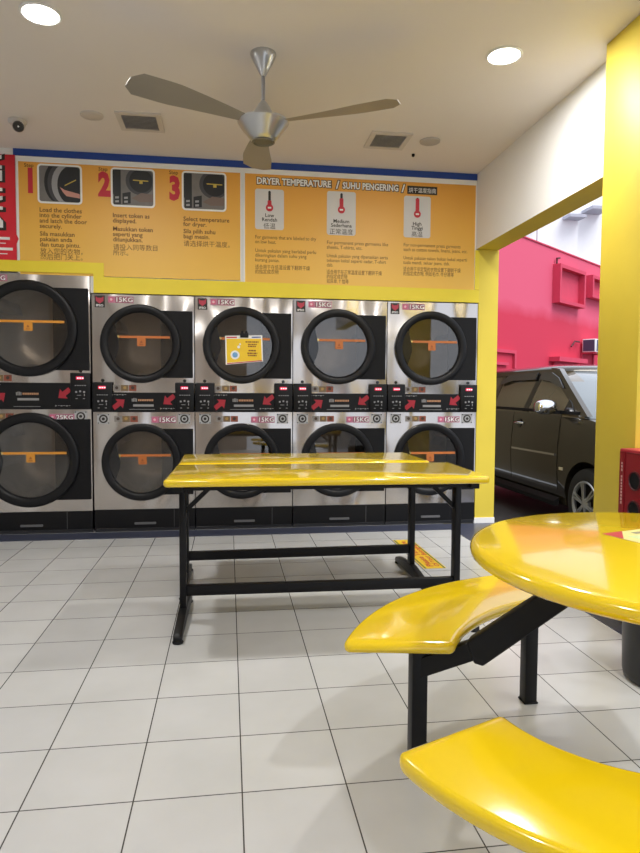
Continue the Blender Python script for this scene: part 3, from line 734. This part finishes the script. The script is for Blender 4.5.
# red cabinet before the near pillar
t = thing('red_cabinet', 'red metal cabinet with round black holes standing against the near yellow pillar', 'cabinet', (1.915, 2.51, .003))
b = B(); b.box(0, .42, 0, .385, .05, .862); b.bevel(.006, 2); body = obj('body', b, M_REDC, t)
b = B(); b.box(.02, .40, .02, .365, 0, .05); obj('plinth', b, M_BLK, t)
b = B(); b.box(-.004, 0.0005, .345, .383, .055, .858); obj('edge_strip', b, mat('dark_red_strip', (.25, .008, .015), .4), t)
b = B(); b.box(-.002, .424, -.002, .387, .855, .872); b.bevel(.004, 1); obj('lid', b, mat('bright_red_lid', (.45, .03, .05), .4), t)
for zz in (.725, .585, .445, .305):
    for yy in (.265, .12):
        b = B(); b.lathe([(.046, .001), (.046, -.004), (.040, -.006), (.038, .0005)], (0, yy, zz), 'x', 32); hr = obj('port_ring', b, mat('dark_ring', (.06, .006, .01), .4), t)
        b = B(); b.lathe([(0, -.0015), (.040, -.0015), (.040, .002), (0, .002)], (0, yy, zz), 'x', 32); obj('port_hole', b, M_BLKM, hr)
b = B(); k = 0
zz = .60
while zz < .80:
    h = random.uniform(.008, .016)
    if not (.735 < zz < .755): b.box(-.0052, -.0041, .357, .368, zz, zz + h)
    zz += h + .005
obj('vertical_lettering', b, mat('cream_print', (.62, .35, .33), .5), t)

# ------------------------------------------------------------------ car outside
CX_, CY_, CG = 4.045, 6.68, -.19
car = thing('car', 'dark bronze family car parked outside the opening before the pink wall', 'car', (CX_, CY_, CG))
ST = [(-2.18, .55, .34, .62), (-2.12, .70, .26, .74), (-1.95, .79, .23, .88), (-1.70, .83, .22, 1.00), (-1.40, .845, .22, 1.085), (-1.1, .845, .22, 1.135),
      (-.6, .845, .22, 1.155), (0, .845, .22, 1.160), (.8, .845, .22, 1.165), (1.4, .84, .22, 1.17), (1.85, .82, .25, 1.17), (2.02, .77, .30, 1.16), (2.07, .70, .36, 1.12)]
SEC = [(0, 0), (.90, 0), (.955, .03), (.965, .13), (.985, .18), (1.0, .42), (.995, .66), (.985, .72), (.965, .93), (.935, .985), (.80, 1.0), (0, 1.012)]
def side_x(f):
    for (xa, fa), (xb, fb) in zip(SEC[:-1], SEC[1:]):
        if fa <= f <= fb and fb > fa: return xa + (xb - xa) * (f - fa) / (fb - fa)
    return 1
def section(y, w, zb, zt):
    r = [(x * w, y, zb + f * (zt - zb)) for x, f in SEC]
    l = [(-x * w, y, zb + f * (zt - zb)) for x, f in reversed(SEC[1:-1])]
    return r + l
b = B(); b.loft([section(*s_) for s_ in ST]); body = obj('body', b, M_CARP, car, sharp=.9)
cut = B()
for y in (-1.33, 1.33): cut.cyl((-1.0, y, .325), (-.52, y, .325), .385, n=48); cut.cyl((.52, y, .325), (1.0, y, .325), .385, n=48)
co = obj('cutter', cut, M_BLK, car)
md = body.modifiers.new('arches', 'BOOLEAN'); md.operation = 'DIFFERENCE'; md.object = co; md.solver = 'EXACT'
bpy.context.view_layer.update()
me = bpy.data.meshes.new_from_object(body.evaluated_get(bpy.context.evaluated_depsgraph_get()))
body.modifiers.clear(); body.data = me; me.name = 'body'
while len(me.materials) > 1: me.materials.pop()
bb = bmesh.new(); bb.from_mesh(me); bmesh.ops.dissolve_degenerate(bb, dist=.0005, edges=bb.edges[:])
for e in bb.edges: e.smooth = not (len(e.link_faces) != 2 or e.calc_face_angle(0) > .45)
for fc in bb.faces: fc.material_index = 0
bb.to_mesh(me); bb.free()
bpy.data.objects.remove(co)
def gx(z):                                      # half width of the glasshouse at height z
    s = min(max((z - 1.14) / .44, 0), 1); return .808 - .155 * s - .02 * s * s
def ring(z, yf, yr, cr=.10):
    w = gx(z); return [(-w, yf + .16, z), (-w, yr - cr, z), (-w + .10, yr, z), (w - .10, yr, z), (w, yr - cr, z), (w, yf + .16, z), (w * .72, yf + .03, z), (w * .3, yf, z), (-w * .3, yf, z), (-w * .72, yf + .03, z)]
lev = [(1.10, -1.40, 2.0), (1.16, -1.34, 1.99), (1.30, -1.05, 1.96), (1.45, -.72, 1.91), (1.575, -.42, 1.84)]
b = B(); b.loft([ring(*l) for l in lev])
gh = obj('glasshouse', b, [M_CARG, M_CARGL], car, sharp=.5)
for p in gh.data.polygons:
    if p.normal.y < -.35: p.material_index = 1
# roof
rings = []
for s_, dz in ((0, 0), (.015, .022), (.05, .042), (.15, .062), (.35, .080), (.7, .092)):
    k = 1 - s_; w = gx(1.57) + .012
    rings.append([(-w * k, -.28 * 1 + .7 * s_ - .02, 1.565 + dz), (-w * k, 1.78 - .9 * s_, 1.565 + dz), (-w * k + .08 * k, 1.87 - .95 * s_, 1.565 + dz), (w * k - .08 * k, 1.87 - .95 * s_, 1.565 + dz), (w * k, 1.78 - .9 * s_, 1.565 + dz),
                  (w * k, -.28 + .7 * s_ - .02, 1.565 + dz), (w * .7 * k, -.42 + .9 * s_, 1.565 + dz), (0, -.46 + .95 * s_, 1.565 + dz), (-w * .7 * k, -.42 + .9 * s_, 1.565 + dz)])
b = B(); b.loft(rings); obj('roof', b, M_CARP, car, sharp=1.0)
def side_strip(name, poly, m, out=.006, th=.02, sides=(-1, 1), parent=None):
    """poly of (y, z) wrapped on the glasshouse side"""
    for s_ in sides:
        b = B(); b.loft([[(s_ * (gx(z) + out), y, z) for y, z in poly], [(s_ * (gx(z) + out - th), y, z) for y, z in poly]]); obj(name, b, m, parent or car, sharp=.5)
side_strip('pillar', [(-1.30, 1.12), (-1.15, 1.12), (-.62, 1.40), (-.30, 1.545), (-.30, 1.60), (-.46, 1.585), (-.80, 1.40)], M_CARP, .012, .05)
side_strip('pillar', [(-.10, 1.13), (.02, 1.13), (-.06, 1.57), (-.16, 1.57)], M_BLKG, .008)
side_strip('pillar', [(.84, 1.13), (.96, 1.13), (.86, 1.57), (.78, 1.57)], M_CARP, .010)
side_strip('pillar', [(1.62, 1.13), (1.92, 1.13), (1.80, 1.57), (1.58, 1.57)], M_CARP, .010)
side_strip('roof_rail_trim', [(-.40, 1.535), (1.82, 1.535), (1.82, 1.585), (-.36, 1.585)], M_CARP, .012)
visor = mat('smoke_visor', (.05, .05, .055), .12, var=.05, coat=.6)
side_strip('window_visor', [(-.72, 1.385), (-.60, 1.40), (-.40, 1.455), (-.15, 1.48), (-.15, 1.56), (-.36, 1.55), (-.55, 1.49)], visor, .030, .012)
side_strip('window_visor', [(-.05, 1.48), (.50, 1.475), (.80, 1.43), (.82, 1.46), (.66, 1.55), (-.05, 1.56)], visor, .030, .012)
side_strip('quarter_trim', [(-1.06, 1.15), (-.86, 1.15), (-.90, 1.27), (-.96, 1.24)], M_BLKG, .014)
side_strip('belt_moulding', [(-1.15, 1.13), (1.9, 1.15), (1.9, 1.175), (-1.15, 1.16)], M_BLKM, .016)
def door_panel(y0, y1, s_):
    zb, zt = .22, 1.16; fs = [.17, .25, .35, .45, .55, .66, .72, .80, .90, .955]
    ys = [y0 + (y1 - y0) * k / 8 for k in range(9)]
    b = B(); g = [[b.v((s_ * (side_x(f) * .845 + .006), y, zb + f * (zt - zb))) for y in ys] for f in fs]
    g2 = [[b.v((s_ * (side_x(f) * .845 - .010), y, zb + f * (zt - zb))) for y in ys] for f in fs]
    for i in range(len(fs) - 1):
        for j in range(8): b.f([g[i][j], g[i][j + 1], g[i + 1][j + 1], g[i + 1][j]])
    n, m_ = len(fs), 9
    for j in range(8): b.f([g[0][j], g[0][j + 1], g2[0][j + 1], g2[0][j]]); b.f([g[-1][j], g[-1][j + 1], g2[-1][j + 1], g2[-1][j]])
    for i in range(n - 1): b.f([g[i][0], g[i + 1][0], g2[i + 1][0], g2[i][0]]); b.f([g[i][-1], g[i + 1][-1], g2[i + 1][-1], g2[i][-1]])
    d = obj('door', b, M_CARP, car)
    X = lambda z: s_ * (side_x((z - zb) / (zt - zb)) * .845)
    b = B(); yh = y1 - .16
    b.tube([(X(1.0) + s_ * .004, yh - .075, 1.0), (X(1.0) + s_ * .035, yh - .06, 1.002), (X(1.0) + s_ * .040, yh, 1.004), (X(1.0) + s_ * .035, yh + .06, 1.002), (X(1.0) + s_ * .004, yh + .075, 1.0)], .013, 10); obj('door_handle', b, M_CHROME, d)
    b = B(); b.lathe([(0, .009), (.045, .009), (.05, .004), (0, .004)], (X(1.0) + (0 if s_ > 0 else -.018), yh, 1.0), 'x', 20); obj('handle_cup', b, M_BLKG, d)
    if y1 > .5: return
    b = B(); zm = .72
    b.obox((X(zm) + s_ * .010, (y0 + y1) / 2, zm), (.008, 0, 0), (0, (y1 - y0) / 2 - .03, -.006), (0, 0, .010)); obj('side_moulding', b, M_CHROME, d)
for s_ in (-1, 1):
    door_panel(-.82, .20, s_); door_panel(.215, 1.02, s_)
    b = B(); b.loft([[(s_ * (.845 * .985), y, z) for y, z in ((-.86, .23), (.92, .23), (.92, .31), (-.86, .31))], [(s_ * .875, y, z) for y, z in ((-.84, .225), (.90, .225), (.90, .27), (-.84, .27))]]); obj('side_skirt', b, M_BLKM, car)
    m_ = B()                                               # mirror
    rr = []
    for k in range(9):
        a = -pi / 2 + pi * k / 8; q = cos(a) ** .6 if cos(a) > 1e-6 else 0.02; cxm = s_ * (.965 + .115 * sin(a))
        rr.append([(cxm, -.80 + .075 * q * cos(u), 1.195 + .075 * q * sin(u)) for u in [2 * pi * i / 16 for i in range(16)]])
    m_.loft(rr); mo = obj('mirror', m_, M_CHROME, car, sharp=1.2)
    b = B(); b.bar((s_ * .79, -.80, 1.14), (s_ * .93, -.80, 1.15), .07, .035); obj('mirror_arm', b, M_BLKG, mo)
    b = B(); b.obox((s_ * .846, -.90, .60), (.006, 0, 0), (0, .03, 0), (0, 0, .014)); obj('side_lamp', b, mat('amber_lamp', (.7, .62, .45), .2), car)
    b = B(); b.obox((s_ * .66, -2.03, .74), (.12, .0, 0), (s_ * -.02, .09, .03), (0, -.02, .07)); b.bevel(.02, 2); obj('headlamp', b, M_CHROME, car)
    b = B(); b.obox((s_ * .76, 1.96, 1.0), (.05, 0, 0), (0, .06, 0), (0, 0, .14)); b.bevel(.02, 2); obj('tail_lamp', b, M_REDP, car)
    for y in (-1.33, 1.33):
        w = B(); w.lathe([(.205, -.095), (.235, -.10), (.29, -.097), (.315, -.085), (.325, -.06), (.325, .06), (.315, .085), (.29, .097), (.21, .095)], (s_ * .745, y, .325), 'x', 48); wh = obj('wheel', w, M_TYRE, car)
        w = B(); w.lathe([(.212, s_ * .098), (.208, s_ * .106), (.196, s_ * .104), (.188, s_ * .07), (.188, -.09), (.212, -.09)], (s_ * .745, y, .325), 'x', 48)
        for k in range(6):
            for da in (-.13, .13):
                a = 2 * pi * k / 6 + .3; c0 = Vector((s_ * .845, y + .035 * cos(a + da * 1.4), .325 + .035 * sin(a + da * 1.4))); c1 = Vector((s_ * .838, y + .195 * cos(a + da * .75), .325 + .195 * sin(a + da * .75)))
                w.bar(c0, c1, .016, .022, (1, 0, 0))
        w.lathe([(0, s_ * .112), (.03, s_ * .110), (.05, s_ * .10), (.055, s_ * .07), (0, s_ * .07)], (s_ * .745, y, .325), 'x', 24)
        obj('rim', w, M_ALLOY, wh)
        w = B(); w.lathe([(0, s_ * .02), (.19, s_ * .02), (.19, s_ * -.02), (0, s_ * -.02)], (s_ * .745, y, .325), 'x', 32); obj('brake_disc', w, M_BLKM, wh)
        w = B(); w.lathe([(.384, -.11), (.384, .14)], (s_ * .66, y, .325), 'x', 48)
b = B(); b.box(-.42, .42, -2.165, -2.10, .60, .70); b.bevel(.015, 2); obj('grille', b, M_BLKG, car)
b = B(); b.box(-.60, .60, -1.98, 1.9, .24, .30); obj('underbody', b, M_BLKM, car)

# ------------------------------------------------------------------ neighbouring buildings
# pink-red wall running away to the right; local x along the wall, local -y faces the shop
WX, WYY, WANG = 5.52, 11.35, radians(38)
rb = thing('pink_building', 'pink red rendered building with framed square recesses beyond the parked car', 'building', (WX, WYY, -.19), WANG)
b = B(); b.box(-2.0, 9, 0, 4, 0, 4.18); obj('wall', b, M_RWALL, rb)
b = B(); b.box(-2.0, 9, -.02, 4.02, 4.18, 4.205); obj('coping', b, M_RLEDGE, rb)
WLOC = []
def wframe(x0, x1, z0, z1, tk=.07, dp=.16):
    b = B(); b.box(x0, x1, -dp, 0, z1 - tk, z1); b.box(x0, x1, -dp, 0, z0, z0 + tk); b.box(x0, x0 + tk, -dp, 0, z0 + tk, z1 - tk); b.box(x1 - tk, x1, -dp, 0, z0 + tk, z1 - tk)
    b.box(x0 + tk, x1 - tk, -.03, 0, z0 + tk, z1 - tk)
    obj('window_surround', b, M_RLEDGE, rb)
wframe(1.08, 2.36, 3.12, 3.88); wframe(2.74, 3.95, 3.40, 3.88); wframe(4.4, 5.6, 3.12, 3.88)
b = B(); b.box(1.0, 2.42, -.22, 0, 1.96, 2.05); b.box(1.15, 2.3, -.05, 0, 1.2, 1.96); obj('window_ledge', b, M_RLEDGE, rb)
b = B(); b.box(-2.4, -.46, -.05, 0, 2.04, 2.10); b.box(-.52, -.46, -.05, 0, .5, 2.04); b.box(-2.4, -.75, -.05, 0, 1.82, 1.87); obj('door_surround', b, M_RLEDGE, rb)
b = B(); b.tube([(.56, .10, 4.2), (.56, .10, 4.75)], .012, 8); b.tube([(.56, .10, 4.60), (.60, .10, 4.72), (.56, .10, 4.82), (.52, .10, 4.72), (.56, .10, 4.60)], .008, 6); obj('roof_aerial', b, mat('aerial_grey', (.4, .4, .42), .5), rb)
b = B(); b.tube([(1.15, -.05, 3.88), (1.15, -.05, 4.0), (1.25, -.06, 4.02)], .02, 8); b.tube([(1.95, -.05, 2.30), (2.1, -.06, 2.42), (2.35, -.06, 2.42)], .016, 8); obj('wall_pipe', b, mat('dark_pipe', (.10, .02, .03), .6), rb)
# air conditioner on the pink wall (in wall coordinates, placed in the world)
def on_wall(s, off, z):
    c, n = cos(WANG), sin(WANG); return (WX + s * c + off * n, WYY + s * n - off * c, z)
ac = thing('air_conditioner', 'white outdoor air conditioner unit mounted on the pink wall', 'air conditioner', on_wall(2.86, .005, 1.99), WANG)
b = B(); b.box(-.32, .46, -.32, -.04, .03, .31); b.bevel(.012, 2); hs = obj('housing', b, M_WBLD, ac)
b = B(); b.lathe([(.105, -.002), (.12, -.006), (.12, .001), (.105, .001)], (.12, -.322, .17), 'y', 32, closed=True)
for k in range(4): b.box(.12 - .105, .12 + .105, -.326, -.322, .09 + k * .05, .098 + k * .05)
obj('fan_guard', b, mat('guard_blue_grey', (.18, .20, .34), .5), ac)
b = B(); b.box(-.326, -.32, -.30, -.06, .05, .29); b.box(-.26, -.16, -.324, -.3201, .05, .29); obj('side_grille', b, mat('dark_blue_grey', (.06, .065, .13), .5), ac)
b = B(); b.box(-.28, -.24, -.32, .0, 0, .029); b.box(.36, .40, -.32, .0, 0, .029); b.box(-.28, -.24, -.03, 0, -.22, 0); b.box(.36, .40, -.03, 0, -.22, 0); obj('bracket', b, M_RLEDGE, ac)
# tall white building behind
wb = thing('white_building', 'tall white building with thin grey louvres rising behind the pink one', 'building', (13.5, 24, -.19))
b = B(); b.box(-10, .25, 0, 8, 0, 15); b.box(.28, 14, .25, 8, 0, 15); obj('wall', b, M_WBLD, wb)
b = B()
for x0, x1, z in ((-.42, .27, 8.15), (.52, 1.3, 8.5)): b.box(x0, x1, -.55, 0.25, z, z + .12)
obj('louvre', b, M_FIN, wb)
b = B()
for x0, x1, z in ((-.42, .27, 5.2), (.52, 1.3, 5.5), (-2.4, -1.5, 8.15)): b.box(x0, x1, -.55, .25, z, z + .12)
obj('louvre', b, M_FIN, wb)

# ------------------------------------------------------------------ light
w = bpy.data.worlds.new('sky'); SC.world = w; w.use_nodes = True
nt = w.node_tree; bg = nt.nodes['Background']
sky = nt.nodes.new('ShaderNodeTexSky'); sky.sky_type = 'HOSEK_WILKIE'; sky.turbidity = 8.0; sky.ground_albedo = .4
sky.sun_direction = Vector((.5, .1, .85)).normalized()
mx = nt.nodes.new('ShaderNodeMix'); mx.data_type = 'RGBA'; mx.inputs['Factor'].default_value = .75
mx.inputs['B'].default_value = (.91, .97, 1.09, 1)
nt.links.new(sky.outputs['Color'], mx.inputs['A']); nt.links.new(mx.outputs['Result'], bg.inputs['Color'])
bg.inputs['Strength'].default_value = 1.25
S = bpy.data.lights.new('sun', 'SUN'); S.energy = 2.2; S.angle = radians(40); S.color = (1, .97, .93)
so = bpy.data.objects.new('sun', S); COL.objects.link(so); so.rotation_euler = Vector((-.35, .45, -.82)).to_track_quat('-Z', 'Y').to_euler()

# ------------------------------------------------------------------ camera
cam = bpy.data.cameras.new('camera'); cam.sensor_fit = 'HORIZONTAL'; cam.sensor_width = 36.0; cam.lens = 36.0 * 637.342 / 640
cam.clip_start = .05; cam.clip_end = 300
cob = bpy.data.objects.new('camera', cam); COL.objects.link(cob); SC.camera = cob
yw, pt, rl = .142325, -.0549237, .0052363
fw = Vector((sin(yw) * cos(pt), cos(yw) * cos(pt), sin(pt))); rt = Vector((cos(yw), -sin(yw), 0)); up = rt.cross(fw)
r2 = rt * cos(rl) + up * sin(rl); u2 = up * cos(rl) - rt * sin(rl)
cob.matrix_world = Matrix(((r2.x, u2.x, -fw.x, 0), (r2.y, u2.y, -fw.y, 0), (r2.z, u2.z, -fw.z, 1.14684), (0, 0, 0, 1)))
SC.view_settings.view_transform = 'Standard'; SC.view_settings.look = 'None'
SC.view_settings.exposure = 0.35
